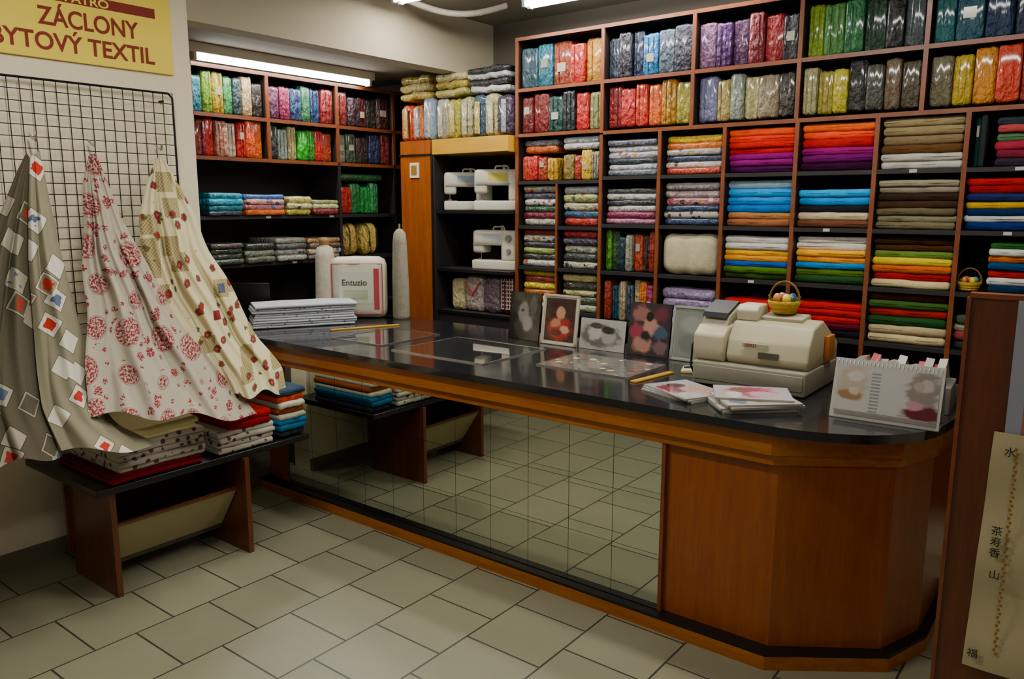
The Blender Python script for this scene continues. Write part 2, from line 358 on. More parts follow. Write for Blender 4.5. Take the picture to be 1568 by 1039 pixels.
def case(name,x0,x1,y0,y1,mat,col=(0.03,.03,.03)):
    o=B(name); o.box(x0,x1,y0,y1,.900,.904,mat,col)
    for a in ((x0-.008,x0,y0-.008,y1+.008),(x1,x1+.008,y0-.008,y1+.008),(x0,x1,y0-.008,y0),(x0,x1,y1,y1+.008)): o.box(*a,.9,.906,'chrome')
    o.done()
case('display_glass_panel',-2.14,-1.66,2.96,3.30,'case',h('#4a4a40'))
case('display_glass_panel',-2.95,-2.35,2.80,3.30,'glass')
case('display_glass_panel',-3.48,-3.10,2.85,3.30,'glass')
# ---------------------------------------------------------------- shelving
X0,X1=-3.385,.36
o=B('shelving_unit')
YF=4.40; YB=4.77
def vboard(x,z0,z1,t=.022):
    o.box(x-t/2,x+t/2,YF+.012,YB,z0,z1,'shelf'); o.box(x-t/2,x+t/2,YF,YF+.012,z0,z1,'shelfedge')
def hboard(x0,x1,z,t=.022,edge='shelfedge'):
    o.box(x0+.011,x1-.011,YF+.012,YB,z-t,z,'shelf'); o.box(x0+.011,x1-.011,YF+.001,YF+.012,z-t,z,edge)
o.box(X0,X1,YB,YB+.015,0,2.74,'shelf')
for x in (X0+.011,-2.70,-2.09,-1.48,-.87,-.26,.35): vboard(x,2.09,2.74)
for a,b_ in ((X0+.011,-2.70),(-2.70,-2.09),(-2.09,-1.48),(-1.48,-.87),(-.87,-.26),(-.26,.35)):
    hboard(a,b_,2.74); hboard(a,b_,2.41)
hboard(X0+.011,-2.70,2.115); hboard(-2.70,.35,2.10)
for x in (-2.70,-2.29,-1.88,-1.47,-1.065,-.66,-.255,.35): vboard(x,0,2.078)
vboard(X0+.011,0,2.093)
for a,b_ in ((-2.29,-1.88),(-2.70,-2.29)):
    for z in (1.82,1.52,1.22,.90,.5): hboard(a,b_,z,edge='shelf')
for a,b_ in ((-1.88,-1.47),(-1.47,-1.065),(-1.065,-.66),(-.66,-.255),(-.255,.35)):
    for z in (1.82,1.52,1.22,.93,.5): hboard(a,b_,z,edge='shelf')
for z in (1.80,1.50,1.22,.93,.5): hboard(X0+.011,-2.70,z,edge='shelf')
vboard(-3.04,.5,1.78,.014)
for (x,z) in ((-.45,1.822),(-.47,1.522),(-.46,1.222),(-1.7,1.222),(-1.3,1.522),(-.9,1.822)): o.box(x,x+.035,YF-.001,YF,z-.020,z-.004,'gloss',h('#b8b4a8'))
o.done()
def packs(o,x0,x1,z0,hgt,cols,y0=4.42,dep=.3,mat='wrap'):
    n=len(cols); ws=[ru(.8,1.2) for _ in cols]; tot=sum(ws); a=x0+.012; W=x1-x0-.024
    for i,c in enumerate(cols):
        w=ws[i]/tot*W; hh=hgt*ru(.84,1.02); dy=ru(0,.035)
        col=sat(vary(h(c)),1.35,.85)
        o.slab(a+.002,a+w-.002,y0+dy,y0+dep,z0,z0+hh,mat,col,r=min(.014,w*.3),jit=.006)
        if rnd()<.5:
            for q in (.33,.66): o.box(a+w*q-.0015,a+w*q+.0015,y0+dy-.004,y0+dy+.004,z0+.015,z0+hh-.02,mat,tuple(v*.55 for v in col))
        if rnd()<.18:
            q=ru(.3,.6); o.box(a+w*.25,a+w*.7,y0+dy-.006,y0+dy+.004,z0+hh*q,z0+hh*(q+.2),'gloss',vary(h('#98927f'),.3))
        a+=w
def stack(o,x0,x1,z0,cols,th=.036,y0=4.43,dep=.3,mat='cloth',mar=.012,jit=.004,r=None):
    z=z0
    for c in cols:
        m_=mat
        if isinstance(c,tuple): c,m_=c
        t_=th*ru(.85,1.12); a=ru(0,.012); b2=ru(0,.012); dy=ru(0,.02); cc=h(c)
        if m_ in('cloth','wrap'): cc=sat(vary(cc,.1),1.2,.92)
        o.slab(x0+mar+a,x1-mar-b2,y0+dy,y0+dep,z-.001,z+t_+.001,m_,cc,jit=jit,r=r or t_*.42,seg=3)
        if m_=='cloth' and t_>.03 and y0<5:
            o.box(x0+mar+a+.012,x1-mar-b2-.012,y0+dy-.0004,y0+dy+.004,z+t_*.47,z+t_*.53,m_,tuple(v*.45 for v in cc))
        z+=t_
    return z
o=B('wrapped_bed_linens')
G=[(X0+.02,-2.70),(-2.70,-2.09),(-2.09,-1.48),(-1.48,-.87),(-.87,-.26),(-.26,.35)]
T=[['#2f4650','#1f5a6a','#7a3a1e','#a83a1e','#a87a24'],
   ['#2a3240','#141420','#1a2444','#2077a8','#44505e','#2c2c3c'],
   ['#6c4c68','#4c2c5c','#4a2a4a','#7a1430','#8a1430','#1c1c24'],
   ['#88a024','#4c7a40','#1c5a32','#14301f','#0e1012','#444c50'],
   ['#1f5c60','#144a58','#142c4c','#102038','#0e2c2c'],
   ['#444444','#446644','#2c4a6a','#703030']]
T2=[['#5a1a1c','#6a1c1c','#1a3c38','#141c1e','#a82424','#8a8a60'],
   ['#7a1c16','#a8301c','#c04a14','#cc6a18','#b88826','#98904c'],
   ['#8888a8','#a89868','#90988c','#b0a880','#908470','#2c2620'],
   ['#a09c78','#a89c58','#b8ae54','#10100f','#44423a','#6a5c4a','#504838'],
   ['#6a6450','#b8a014','#c88a14','#b84a14','#8a3a14','#5c2c14'],
   ['#aa5522','#ccaa66','#886644','#553322']]
for (a,b_),c1,c2 in zip(G,T,T2):
    packs(o,a+.008,b_-.008,2.411,.285,c1); packs(o,a+.008,b_-.008,2.118,.26,c2)
packs(o,-3.36,-3.05,1.802,.17,['#c0521a','#a82820','#8a3a1a','#b89020']); packs(o,-3.03,-2.72,1.802,.19,['#7a6a40','#a0401a','#c8a820','#989080'])
stack(o,-3.36,-3.05,1.985,['#b05a20','#7c7a80'],.045,mat='wrap'); stack(o,-3.03,-2.72,2.0,['#b8babc','#a8acb0'],.042,mat='wrap')
stack(o,-3.36,-3.05,1.502,['#a8a498','#702030','#2a4a30',('#b8b0a8','print'),'#404050',('#9a9080','print')],.044,mat='wrap')
stack(o,-3.03,-2.72,1.502,['#a03028','#34506a',('#a8a080','print'),('#98a060','print'),'#a8acb0'],.052,mat='wrap')
stack(o,-3.36,-3.05,1.222,[('#b8b0a8','print'),'#30302c',('#7a8a40','print'),'#30343a',('#b8b0a0','print'),'#8a2a24'],.042,mat='wrap')
stack(o,-3.03,-2.72,1.222,[('#a8a890','print'),'#38403a',('#8a8a78','print'),'#40384a','#a03030'],.050,mat='wrap')
stack(o,-3.36,-3.05,.932,['#b0a890',('#c8b030','print'),'#b06a30','#d8c050',('#902a28','print'),'#c8a840'],.044,mat='wrap')
stack(o,-3.03,-2.72,.932,['#a8a890','#404a38',('#b0a870','print'),'#3a3a30','#d0c890'],.05,mat='wrap')
o.done()
o=B('folded_bed_linens')
stack(o,-2.69,-2.30,1.822,['#707880','#b8b8c0','#2a3440',('#a8a8b0','print'),'#c0c0c4','#60606c'],.038,mat='wrap')
stack(o,-2.28,-1.89,1.822,['#b84a38',('#c8b8b0','print'),'#404860',('#b8a8a0','print'),'#c87030','#d8b040'],.038,mat='wrap')
stack(o,-2.69,-2.30,1.522,['#a87088','#7a2848','#c0b8b8','#2a2a30','#b8b4b0','#30343a'],.038,mat='wrap')
stack(o,-2.28,-1.89,1.522,['#283858',('#c8ccd8','D1'),'#304060',('#a06070','print'),'#b8a8a8','#888080'],.042,mat='wrap')
packs(o,-2.69,-2.30,1.222,.26,['#508a20','#1a3a1c','#0c2c40','#989888','#b05020','#3a1c18','#983a20'])
packs(o,-2.69,-2.30,.902,.27,['#903a28','#2c5a70','#a89880','#3a4a58','#b0a080','#c87a28','#7a2c50'])
o.slab(-2.27,-1.90,4.42,4.62,1.222,1.47,'cloth',h('#bdb494'),r=.06,jit=.008,seg=4)
stack(o,-2.28,-1.89,.902,['#9880a8','#a898b8','#8a7898','#a090b0'],.06,mat='wrap')
o.done()
def mul(c,n): return [c]*n
o=B('folded_towels')
R1=[(-1.88,-1.47),(-1.47,-1.065),(-1.065,-.66),(-.66,-.255)]
rows={
 (0,0):['#4a1048','#80186a','#80186a','#c01438','#c81c30','#e84a10','#f06010'],
 (0,1):['#8a5a40','#a87850','#1c6cb0','#2490d8','#30a0e0','#90a8b8'],
 (0,2):['#304a18','#4a6a20','#1c50a0','#e09810','#e8b018','#d8d4cc','#e0dcd4'],
 (0,3):['#28142c','#3a1440','#a01820','#c82018'],
 (1,0):['#30082a','#601458','#981870','#b81030','#f05808','#f87408'],
 (1,1):['#6a4434','#c8b898','#1c1c22','#2088c8','#38a0d8'],
 (1,2):['#244424','#506828','#1880c0','#e09010','#e8a818','#d8d0c4','#dcd8d0'],
 (1,3):['#180f20','#500f20','#a81820','#b01820','#c82020'],
 (2,0):['#c8c4b8','#b8b4a8','#5a4028','#7a6850','#887a5c','#988868'],
 (2,1):['#706850','#7c7660','#5c5440','#3c2a1c','#30221a','#8c8474','#9c947c'],
 (2,2):['#c8b890','#a02018','#c86820','#d0b830','#607838','#4a2c18','#301c12'],
 (2,3):['#c8b890','#b0a080','#204820','#a03028','#40602c','#4a2818'],
 (3,1):['#1c2c60','#c8c8c4','#142850','#c8a020','#242c58','#8a1820','#a82020'],
 (3,2):['#102848','#c8c8c8','#b03020','#104068','#c06820','#c8c8c0','#285828'],
 (3,3):['#303030','#884040','#a8a890','#405040'],
}
zr=[1.822,1.522,1.222,.932]
for (i,j),cs in rows.items():
    a,b_=R1[i]
    if (i,j)==(3,2): a=-.54
    full={(1,1):.2,(0,0):.245,(0,3):.17,(1,3):.2,(3,3):.17}.get((i,j),.25)
    stack(o,a,b_,zr[j],cs,th=full/len(cs),mar=.010)
stack(o,-1.88,-1.47,.60,mul('#551c28',5),.04); stack(o,-1.47,-1.065,.60,mul('#241c30',5),.04)
stack(o,-1.065,-.66,.60,mul('#b8a890',5),.04)
stack(o,-.56,-.265,1.822,['#342838','#702838','#a03848','#507050','#a85050','#303840'],.04)
packs(o,-.645,-.57,1.822,.26,['#1c3a30','#30343a'],mat='cloth')
for j in range(4): stack(o,-.24,.34,zr[j],[random.choice(['#a03030','#304a80','#d0c8b0','#c8a030','#406a40','#704a30']) for _ in range(6)],.04)
o.done()
# ---------------------------------------------------------------- corner cabinet
o=B('sewing_machine_cabinet')
o.box(-4.44,-4.13,4.34,4.75,0,2.0,'woodv'); o.box(-4.45,-4.12,4.33,4.76,2.0,2.012,'black'); o.box(-4.44,-4.13,4.34,4.75,2.012,2.11,'woodv')
o.box(-4.11,-3.40,4.34,4.76,2.0,2.11,'woody'); o.box(-4.12,-3.40,4.335,4.345,2.0,2.004,'black')
for z in (1.60,1.175,.86): o.box(-4.12,-3.40,4.36,4.76,z-.022,z,'shelf'); o.box(-4.12,-3.40,4.352,4.36,z-.022,z,'black')
o.box(-4.12,-3.40,4.745,4.76,0,2.0,'shelf'); o.box(-4.12,-4.09,4.34,4.75,0,2.0,'shelf')
o.box(-4.12,-4.105,4.335,4.345,0,2.0,'black')
o.box(-4.12,-3.40,4.36,4.75,0,.84,'shelf')
o.box(-4.335,-4.245,4.330,4.34,1.84,1.95,'gloss',h('#d8d0b8')); o.box(-4.318,-4.262,4.327,4.331,1.86,1.93,'gloss',h('#8a6a30'))
o.done()
def sewing_machine(x,y,z,ang,s=1,acc='#b8b8b8'):
    o=B('sewing_machine'); o.M=RZ(x,y,z,ang)@Matrix.Scale(s,4); c=h('#c4beac')
    o.box(-.20,.20,-.085,.085,0,.075,'plast',c,.012)
    o.box(-.20,-.09,-.05,.05,.0755,.079,'chrome')
    o.box(.065,.20,-.08,.08,.07,.31,'plast',c,.022)
    o.box(-.20,.20,-.075,.075,.19,.31,'plast',c,.03)
    o.box(-.20,-.10,-.07,.07,.13,.28,'plast',vary(c,.02),.02)
    o.box(-.19,.19,-.078,-.073,.195,.205,'plast',h('#8a867a'))
    o.cyl((-.155,-.01,.085),(-.155,-.01,.14),.004,.004,'chrome',n=8); o.box(-.172,-.138,-.03,.0,.081,.087,'chrome')
    o.cyl((.20,0,.24),(.225,0,.24),.035,.032,'plast',h('#9a968c'),20)
    o.cyl((.14,-.078,.25),(.14,-.095,.25),.026,.024,'plast',h('#78766e'),18); o.cyl((.14,-.078,.15),(.14,-.092,.15),.02,.018,'plast',h('#78766e'),18)
    o.box(-.09,.06,-.0765,-.074,.225,.28,'plast',h(acc)); o.cyl((.02,.03,.30),(.02,.03,.35),.003,.003,'chrome',n=8); o.cyl((.02,.03,.313),(.02,.03,.345),.015,.012,'cloth',h('#d8d8d0'),12)
    o.tube([(-.05,0,.305),(-.04,0,.335),(.05,0,.335),(.06,0,.305)],.007,'plast',c)
    o.done()
sewing_machine(-3.95,4.56,1.60,40,.9,'#90a0b0'); sewing_machine(-3.62,4.54,1.60,30,.94,'#c8b840'); sewing_machine(-3.63,4.52,1.175,8,.92)
o=B('bagged_bedding')
for (x0,x1,z1,c,m_) in ((-4.02,-3.88,1.10,'#c0b080','wrap'),(-3.87,-3.70,1.13,'#a89890','wrap'),(-3.69,-3.54,1.13,'#6a5a60','wrap'),(-3.53,-3.41,1.14,'#581c28','cloth')):
    o.slab(x0,x1,4.42,4.62,.86,z1,m_,h(c),r=.04,jit=.006,seg=4)
o.tube([(-3.86,4.415,1.08),(-3.80,4.412,.98),(-3.72,4.415,1.08)],.005,'plast',h('#b82828'))
for k in range(5): o.box(-3.525+k*.024,-3.517+k*.024,4.417,4.42,.9,1.12,'cloth',h('#a8988f'))
for k in range(8): o.box(-3.525,-3.415,4.4165,4.42,.9+k*.028,.908+k*.028,'cloth',h('#a8988f'))
o.done()
o=B('wrapped_duvet_pile')
cols=['#c85010','#c07040','#8090a0','#a8a090','#989040','#a09c78','#30485c','#98906c','#2c1c34']
w0=1.06/len(cols)
for i,c in enumerate(cols):
    a=-4.46+i*w0; tp=ru(.25,.30); cc=sat(vary(h(c)),1.2,.95)
    o.slab(a+.003,a+w0-.003,4.36+ru(0,.03),4.72,2.115,2.115+tp,'wrap',cc,r=.03,jit=.010,seg=3)
    o.slab(a+w0*.35,a+w0*.7,4.354,4.37,2.13,2.35,'wrap',vary(h(random.choice(['#a89850','#b0a888','#8c9898','#b08848'])),.15),r=.006)
zz=2.41
for (a,b_,cs) in ((-4.46,-4.13,['#a89038','#a8985c','#907c20']),(-4.11,-3.79,['#a09850','#907a18','#b0a46c']),(-3.78,-3.42,['#a8a8a4','#101014','#a0a09c','#101014'])):
    z=zz
    for c in cs:
        t_=.17/len(cs)*ru(.9,1.15); o.slab(a+ru(-.01,.02),b_-ru(0,.02),4.37,4.72,z,z+t_,'wrap',vary(h(c)),r=t_*.5,jit=.011,seg=3); z+=t_
o.done()
# ---------------------------------------------------------------- alcove shelving
o=B('alcove_shelving'); MA=RZ(-4.7,0,0,90); o.M=MA
def hb(y0,y1,z,e='shelfedge'): o.box(y0,y1,.012,.42,z-.022,z,'shelf'); o.box(y0,y1,0,.012,z-.024,z,e)
o.box(2.4,4.75,.42,.435,0,2.52,'shelf')
for y in (2.42,2.80,3.36,3.96,4.53,4.74):
    dn=y in(2.42,3.96,4.53,4.74)
    o.box(y-.011,y+.011,.012,.42,0 if dn else 1.95,2.52,'shelf'); o.box(y-.012,y+.012,0,.0125,1.95,2.52,'shelfedge')
    if dn: o.box(y-.012,y+.012,0,.0125,0,1.95,'shelf')
for z in (2.52,2.22,1.95): hb(2.42,4.74,z)
for z in (1.57,1.25,.9): hb(2.42,4.74,z,'shelf')
for (y,z) in ((3.3,1.57),(3.85,1.57),(3.5,1.25),(3.9,1.25)): o.box(y,y+.04,-.002,0,z-.02,z-.004,'gloss',h('#b8b4a8'))
o.done()
o=B('alcove_wrapped_linens'); o.M=MA
def pk(y0,y1,z,hg,cols): packs(o,y0+.01,y1-.01,z,hg,cols,y0=.02)
pk(2.80,3.36,2.222,.26,['#1a6a7a','#6a8a20','#a89020','#407a48','#243a3a','#b09878','#2c2420']); pk(3.36,3.96,2.222,.25,['#5a2a48','#7a2848','#243a5a','#3a6a4a','#1a3a60','#7a2018']); pk(3.96,4.53,2.222,.25,['#601818','#2c1c24','#4c0c10','#202018','#301010'])
pk(2.80,3.36,1.952,.25,['#7a0c10','#b82030','#c89080','#d0c0b0','#c04020','#e06810','#e07818']); pk(3.36,3.96,1.952,.24,['#182420','#a0b0a8','#c0b088','#309828','#208020','#b02828','#a04820']); pk(3.96,4.53,1.952,.23,['#888880','#405040','#241818','#1c2848','#6a1c10'])
pk(2.43,2.79,2.222,.24,['#4a6a40','#3a3a4a','#80604a','#a04030']); pk(2.43,2.79,1.952,.24,['#4a6a40','#c03a4a','#80604a','#a04030'])
def st(y0,y1,z,cols,th=.03): stack(o,y0,y1,z,cols,th=th,y0=-.04,dep=.36,mat='wrap',mar=.004)
st(2.85,3.12,1.572,['#384858','#1c8090','#48a0c0','#2888a0'],.036); st(3.12,3.45,1.572,['#c86830',('#a86070','print'),('#c89080','print'),'#40609a'],.038); st(3.45,3.68,1.572,['#a8a050',('#b8b880','print'),'#b8b070'],.042); st(3.68,3.93,1.572,['#702c30','#b8b890','#8a9060'],.036)
st(2.85,3.1,1.252,['#3a4a3a','#30342c','#28302c','#4a4038'],.034); st(3.1,3.35,1.252,['#5a6050',('#707868','print'),'#283028'],.044); st(3.35,3.62,1.252,['#989c94',('#7a7a70','print'),'#4a4c48','#8a8a80'],.038); st(3.62,3.93,1.252,['#8a8070',('#a89c80','print'),'#584838','#8a7050'],.037)
packs(o,4.0,4.4,1.572,.24,['#a02818','#206838','#1c7a3c','#408858'],y0=.03); o.slab(3.99,4.42,.02,.3,1.82,1.87,'wrap',h('#1c4c28'))
o.slab(4.02,4.18,.03,.25,1.252,1.50,'wrap',h('#a88a40'),r=.07,jit=.004,seg=4); o.slab(4.22,4.38,.03,.25,1.252,1.50,'wrap',h('#b8a048'),r=.07,jit=.004,seg=4)
o.done()
# ---------------------------------------------------------------- wall sign
o=B('shop_sign'); o.box(-3.9,-3.885,.95,2.23,2.285,2.64,'matte',h('#ecd044'),.003)
rd=h('#7c2410')
o.box(-3.885,-3.8835,1.55,2.15,2.54,2.585,'matte',rd)
o.text('I. PATRO',.050,'matte',h('#ecd044'),TY(-3.8825,1.68,2.545),1.25,off=.001)
o.text('ZÁCLONY',.108,'matte',rd,TY(-3.8835,1.61,2.432),.88,off=.002); o.text('BYTOVÝ TEXTIL',.104,'matte',rd,TY(-3.8835,1.41,2.325),.96,off=.002)
o.done()
# ---------------------------------------------------------------- wire grid
o=B('wire_grid_panel')
ya,yb,za,zb=.95,2.20,.95,2.19; xg=-3.865
n=int((yb-ya)/.05)
for i in range(n+1): y=yb-i*.05; o.cyl((xg,y,za),(xg,y,zb),.0022,.0022,'metal',n=5)
for i in range(int((zb-za)/.05)+1): z=zb-i*.05; o.cyl((xg+.004,ya,z),(xg+.004,yb,z),.0022,.0022,'metal',n=5)
o.tube([(xg,ya,za),(xg,ya,zb),(xg,yb-.02,zb),(xg,yb,zb-.02),(xg,yb,za),(xg,ya,za)],.0055,'metal')
for y in (1.1,2.15):
    for z in (1.0,2.15): o.cyl((-3.8995,y,z),(xg,y,z),.006,.006,'metal')
for y,z in ((1.52,1.90),(1.77,1.89),(2.09,1.89)):
    o.tube([(xg,y,z+.05),(xg+.03,y,z+.03),(xg+.06,y,z+.02),(xg+.065,y,z+.045)],.005,'chrome')
o.done()
# ---------------------------------------------------------------- bench
o=B('display_bench')
o.box(-3.88,-3.19,1.37,2.43,.47,.5,'black',bev=.004)
for y,xf in ((1.45,-3.23),(2.05,-3.17)): o.box(-3.62,xf,y-.012,y+.012,0,.47,'woodb')
o.box(-3.64,-3.62,1.42,2.08,.10,.47,'woodb')
o.M=Matrix(((0,-1,0,0),(1,0,0,0),(0,0,1,0),(0,0,0,1)))
o.prof([(3.25,.31),(3.24,.315),(3.39,.10),(3.40,.10)],1.465,2.035,'matte',h('#a2966e')); o.prof([(3.24,.305),(3.235,.318),(3.25,.321),(3.256,.305)],1.465,2.035,'woodb')
o.prof([(3.39,.08),(3.39,.10),(3.61,.13),(3.61,.11)],1.465,2.035,'matte',h('#3c3424'))
o.done()
o=B('folded_fabric_pile'); o.M=RZ(-3.2,0,0,90)
def bs(y0,y1,z0,cols,th,mat='cloth',front=0,dep=.5): return stack(o,y0,y1,z0,cols,th=th,y0=front,dep=dep,mat=mat,mar=.004,jit=.005)
z=bs(1.43,1.86,.506,['#7a1c20','#581820'],.016); z=bs(1.47,1.88,z,mul(('#ffffff','D1'),5),.027); z=bs(1.43,1.85,z,['#e4daae','#dcd2a4'],.026)
z=bs(1.92,2.24,.506,mul(('#ffffff','D1'),4),.028,front=-.01); z=bs(1.98,2.22,z,['#8c1418','#a01a1e'],.034,front=-.01)
z=bs(2.26,2.44,.506,['#30343a','#2c5a78','#1c6a90','#a8a898','#8a4a30','#c8c8b8','#c85018','#384858'],.030,front=.0)
o.done()
# ---------------------------------------------------------------- draped fabrics
def resample(pl,n):
    P=[Vector(p) for p in pl]; L=[0]
    for a,b_ in zip(P[:-1],P[1:]): L.append(L[-1]+(b_-a).length)
    out=[]
    for i in range(n):
        d=L[-1]*i/(n-1); k=0
        while k<len(L)-2 and d>L[k+1]: k+=1
        t=(d-L[k])/max(1e-6,L[k+1]-L[k]); out.append(P[k].lerp(P[k+1],t))
    for _ in range(3): out=[out[0]]+[(out[i-1]+out[i]*2+out[i+1])/4 for i in range(1,n-1)]+[out[-1]]
    return out
def drape(o,mat,Lp,Rp,rot,off,folds,amp,nu=56,nv=72,ph=0,s1=.925,uo=(0,0),hem=.02,eg=.006):
    L=resample(Lp,nv); R=resample(Rp,nv); vs=[];uv=[];fs=[]
    cr,sr=math.cos(rot),math.sin(rot)
    for j in range(nv):
        v=j/(nv-1); s=1.095-off-(1.095-s1)*(v**1.3)
        for i in range(nu):
            u=i/(nu-1); p=L[j].lerp(R[j],u)
            env=min(1,.15+v*2.2); k=folds*u+ph+.3*v
            edge=(math.sin(math.pi*u)**.5 if 0<u<1 else 0)
            wv=abs(math.sin(math.pi*k))**.7*2-1
            ss=s-amp*env*(wv+.4*math.sin(2*math.pi*(folds*2.3*u+ph*2-.6*v)))*edge-.02*env*math.sin(math.pi*u)
            zz=p[1]-hem*v**6*math.sin(2*math.pi*(folds*u+ph))
            yy=p[0]+eg*math.sin(v*17+ph*9+u*5)*min(1,v*3)*(1-v**8)
            vs.append((-3.5*ss,yy*ss,1.65+(zz-1.65)*ss)); a=p[0]*1.25+ss*.6; b_=p[1]*1.05; uv.append((uo[0]+a*cr-b_*sr,uo[1]+a*sr+b_*cr))
    for j in range(nv-1):
        for i in range(nu-1): a=j*nu+i; fs.append((a,a+1,a+nu+1,a+nu))
    o.add(vs,fs,mat,(1,1,1),True,uv)
AR=[(1.41,1.86),(1.425,1.71),(1.45,1.47),(1.485,1.24),(1.52,1.02),(1.54,.81),(1.62,.67),(1.80,.53)]
AL=[(1.36,1.85),(1.32,1.78),(1.26,1.65),(1.16,1.43),(1.06,1.13),(1.03,.83),(1.06,.60)]
AM=[(1.37,1.83),(1.35,1.68),(1.325,1.42),(1.32,1.20),(1.315,.98),(1.32,.81),(1.38,.60)]
BL=[(1.60,1.85),(1.565,1.73),(1.54,1.46),(1.53,1.18),(1.51,.96),(1.50,.74)]
BR=[(1.63,1.86),(1.68,1.71),(1.75,1.51),(1.85,1.30),(2.00,1.04),(2.15,.82),(2.34,.55)]
CL=[(1.89,1.85),(1.83,1.71),(1.80,1.60),(1.79,1.42),(1.84,1.24),(1.97,.97),(2.10,.69)]
CR=[(1.93,1.86),(1.99,1.74),(2.07,1.59),(2.13,1.42),(2.22,1.27),(2.37,.97),(2.51,.79),(2.53,.66)]
o=B('draped_rose_fabric'); drape(o,'C1',CL,CR,-.35,0,2.4,.014,ph=.1,s1=.93); o.done()
o=B('draped_medallion_fabric'); drape(o,'B1',BL,BR,.2,.022,2.3,.015,ph=.4,s1=.92); o.done()
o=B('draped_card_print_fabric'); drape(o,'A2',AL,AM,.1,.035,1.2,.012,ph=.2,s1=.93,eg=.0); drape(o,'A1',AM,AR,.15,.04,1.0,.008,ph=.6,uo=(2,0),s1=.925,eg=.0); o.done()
# ---------------------------------------------------------------- things on the counter
o=B('folded_sheet_stack'); ang=math.degrees(math.atan2(.58,.32)); o.M=RZ(-4.10,2.74,.9,ang)
z=0.003
for k in range(4):
    t_=.030; a=ru(0,.02); dy=ru(0,.015)
    for q in (0,.5): o.slab(a+q*.01,.64-ru(0,.02),dy+q*.004,.255,z+t_*q,z+t_*(q+.48),'D2',(1,1,1),jit=.002)
    z+=t_
o.slab(.02,.64,-.005,.258,z,z+.02,'cloth',h('#b0b4bc'),jit=.004)
o.done()
o=B('laptop'); o.M=RZ(-4.45,2.97,.901,37.8); o.box(-.14,.14,.01,.19,0,.018,'black',bev=.004); o.M=o.M@Matrix.Rotation(math.radians(8),4,'X'); o.box(-.14,.14,-.004,.006,.012,.25,'black',bev=.003); o.done()
o=B('thread_cone'); o.lathe([(0,0),(.08,0),(.08,.01),(.075,.02),(.066,.38),(.053,.45),(.032,.46),(.032,.48)],(-4.40,3.55,.9),'cloth',h('#b4ac98')); o.lathe([(.034,.47),(.038,.49),(.038,.515),(.0,.52)],(-4.40,3.55,.9),'plast',h('#8a6840')); o.done()
o=B('bedding_bag'); o.M=RZ(-4.0,3.50,.902,37.8)
o.slab(-.185,.185,-.06,.07,0,.405,'plast',h('#c8c2b0'),r=.06,jit=.004,seg=5)
o.tube([(-.165,-.059,.03),(-.165,-.059,.36),(.165,-.059,.36),(.165,-.059,.03),(-.165,-.059,.03)],.003,'plast',h('#a83038'))
o.box(-.12,.10,-.065,-.061,.10,.31,'gloss',h('#ccc8ba')); o.text('Entuzio',.055,'matte',h('#4a5a30'),TX(-.10,-.0665,.22),1.0,off=.001); o.box(-.09,.07,-.067,-.065,.13,.19,'gloss',h('#a8b090')); o.box(.11,.145,-.065,-.059,.06,.33,'gloss',h('#b04048'))
o.done()
o=B('fabric_bolster_roll'); o.lathe([(0,0),(.055,0),(.057,.02),(.054,.25),(.046,.5),(.038,.56),(.018,.585),(0,.59)],(-3.755,3.645,.9),'cloth',h('#8e8876'),24); o.cyl((-3.755,3.645,1.485),(-3.755,3.645,1.52),.006,.006,'plast',h('#988868')); o.done()
def ruler(a,b_,z=.9):
    o=B('wooden_ruler'); d=Vector(b_)-Vector(a); o.M=RZ(a[0],a[1],z,math.degrees(math.atan2(d.y,d.x))); o.box(0,d.length,-.015,.015,0,.008,'woody',bev=.002)
    for k in range(int(d.length/.02)): o.box(k*.02,k*.02+.0015,-.015,-.006 if k%5 else 0,.008,.0086,'black')
    o.done()
ruler((-3.72,3.02),(-3.55,3.42)); ruler((-1.60,2.90),(-1.56,3.18))
o=B('notepad'); o.M=RZ(-1.49,3.28,.9,20); o.box(-.06,.06,-.06,.06,0,.012,'matte',h('#b8a868'),.002); o.box(-.05,.05,-.05,.05,.0125,.014,'matte',h('#c0bcb0')); o.tube([(-.05,-.02,.02),(.05,.03,.02)],.004,'black'); o.done()
def pic(name,x0,x1,z1,y,m_,tilt=8,frame=None):
    o=B(name); w=x1-x0; o.M=Matrix.Translation(((x0+x1)/2,y,.9012))@Matrix.Rotation(math.radians(-tilt),4,'X'); hh=z1-.9
    o.box(-w/2,w/2,0,.008,0,hh,'gloss',h(frame or '#181818')); mg=.02 if frame else .0
    if frame:
        for a in ((-w/2,w/2,0,mg*.6),(-w/2,w/2,hh-mg*.6,hh),(-w/2,-w/2+mg*.6,0,hh),(w/2-mg*.6,w/2,0,hh)): o.box(a[0],a[1],-.006,.0,a[2],a[3],'gloss',h(frame),.001)
    o.quad(-w/2+mg,w/2-mg,mg,hh-mg,-.0015,m_)
    o.box(-.03,.03,.008,.012,0,hh*.6,'black'); o.done()
P1=picmat('photo_portrait_bw','#1c1a1a',[(.35,.72,.26,.22,'#2e2c2a'),(.62,.25,.42,.3,'#3c3a38'),(.45,.58,.17,.2,'#7c7874'),(.6,.35,.16,.16,'#8a8680'),(.42,.62,.05,.03,'#2a2826'),(.75,.75,.12,.2,'#4a4846')],.28)
P2=picmat('photo_red_dress','#2c100c',[(.5,.3,.36,.26,'#a01814'),(.52,.72,.24,.2,'#1c0c08'),(.52,.66,.15,.14,'#c08a68'),(.36,.42,.16,.1,'#b87c58'),(.68,.28,.14,.09,'#c89878'),(.4,.2,.2,.07,'#5c100c')],.25)
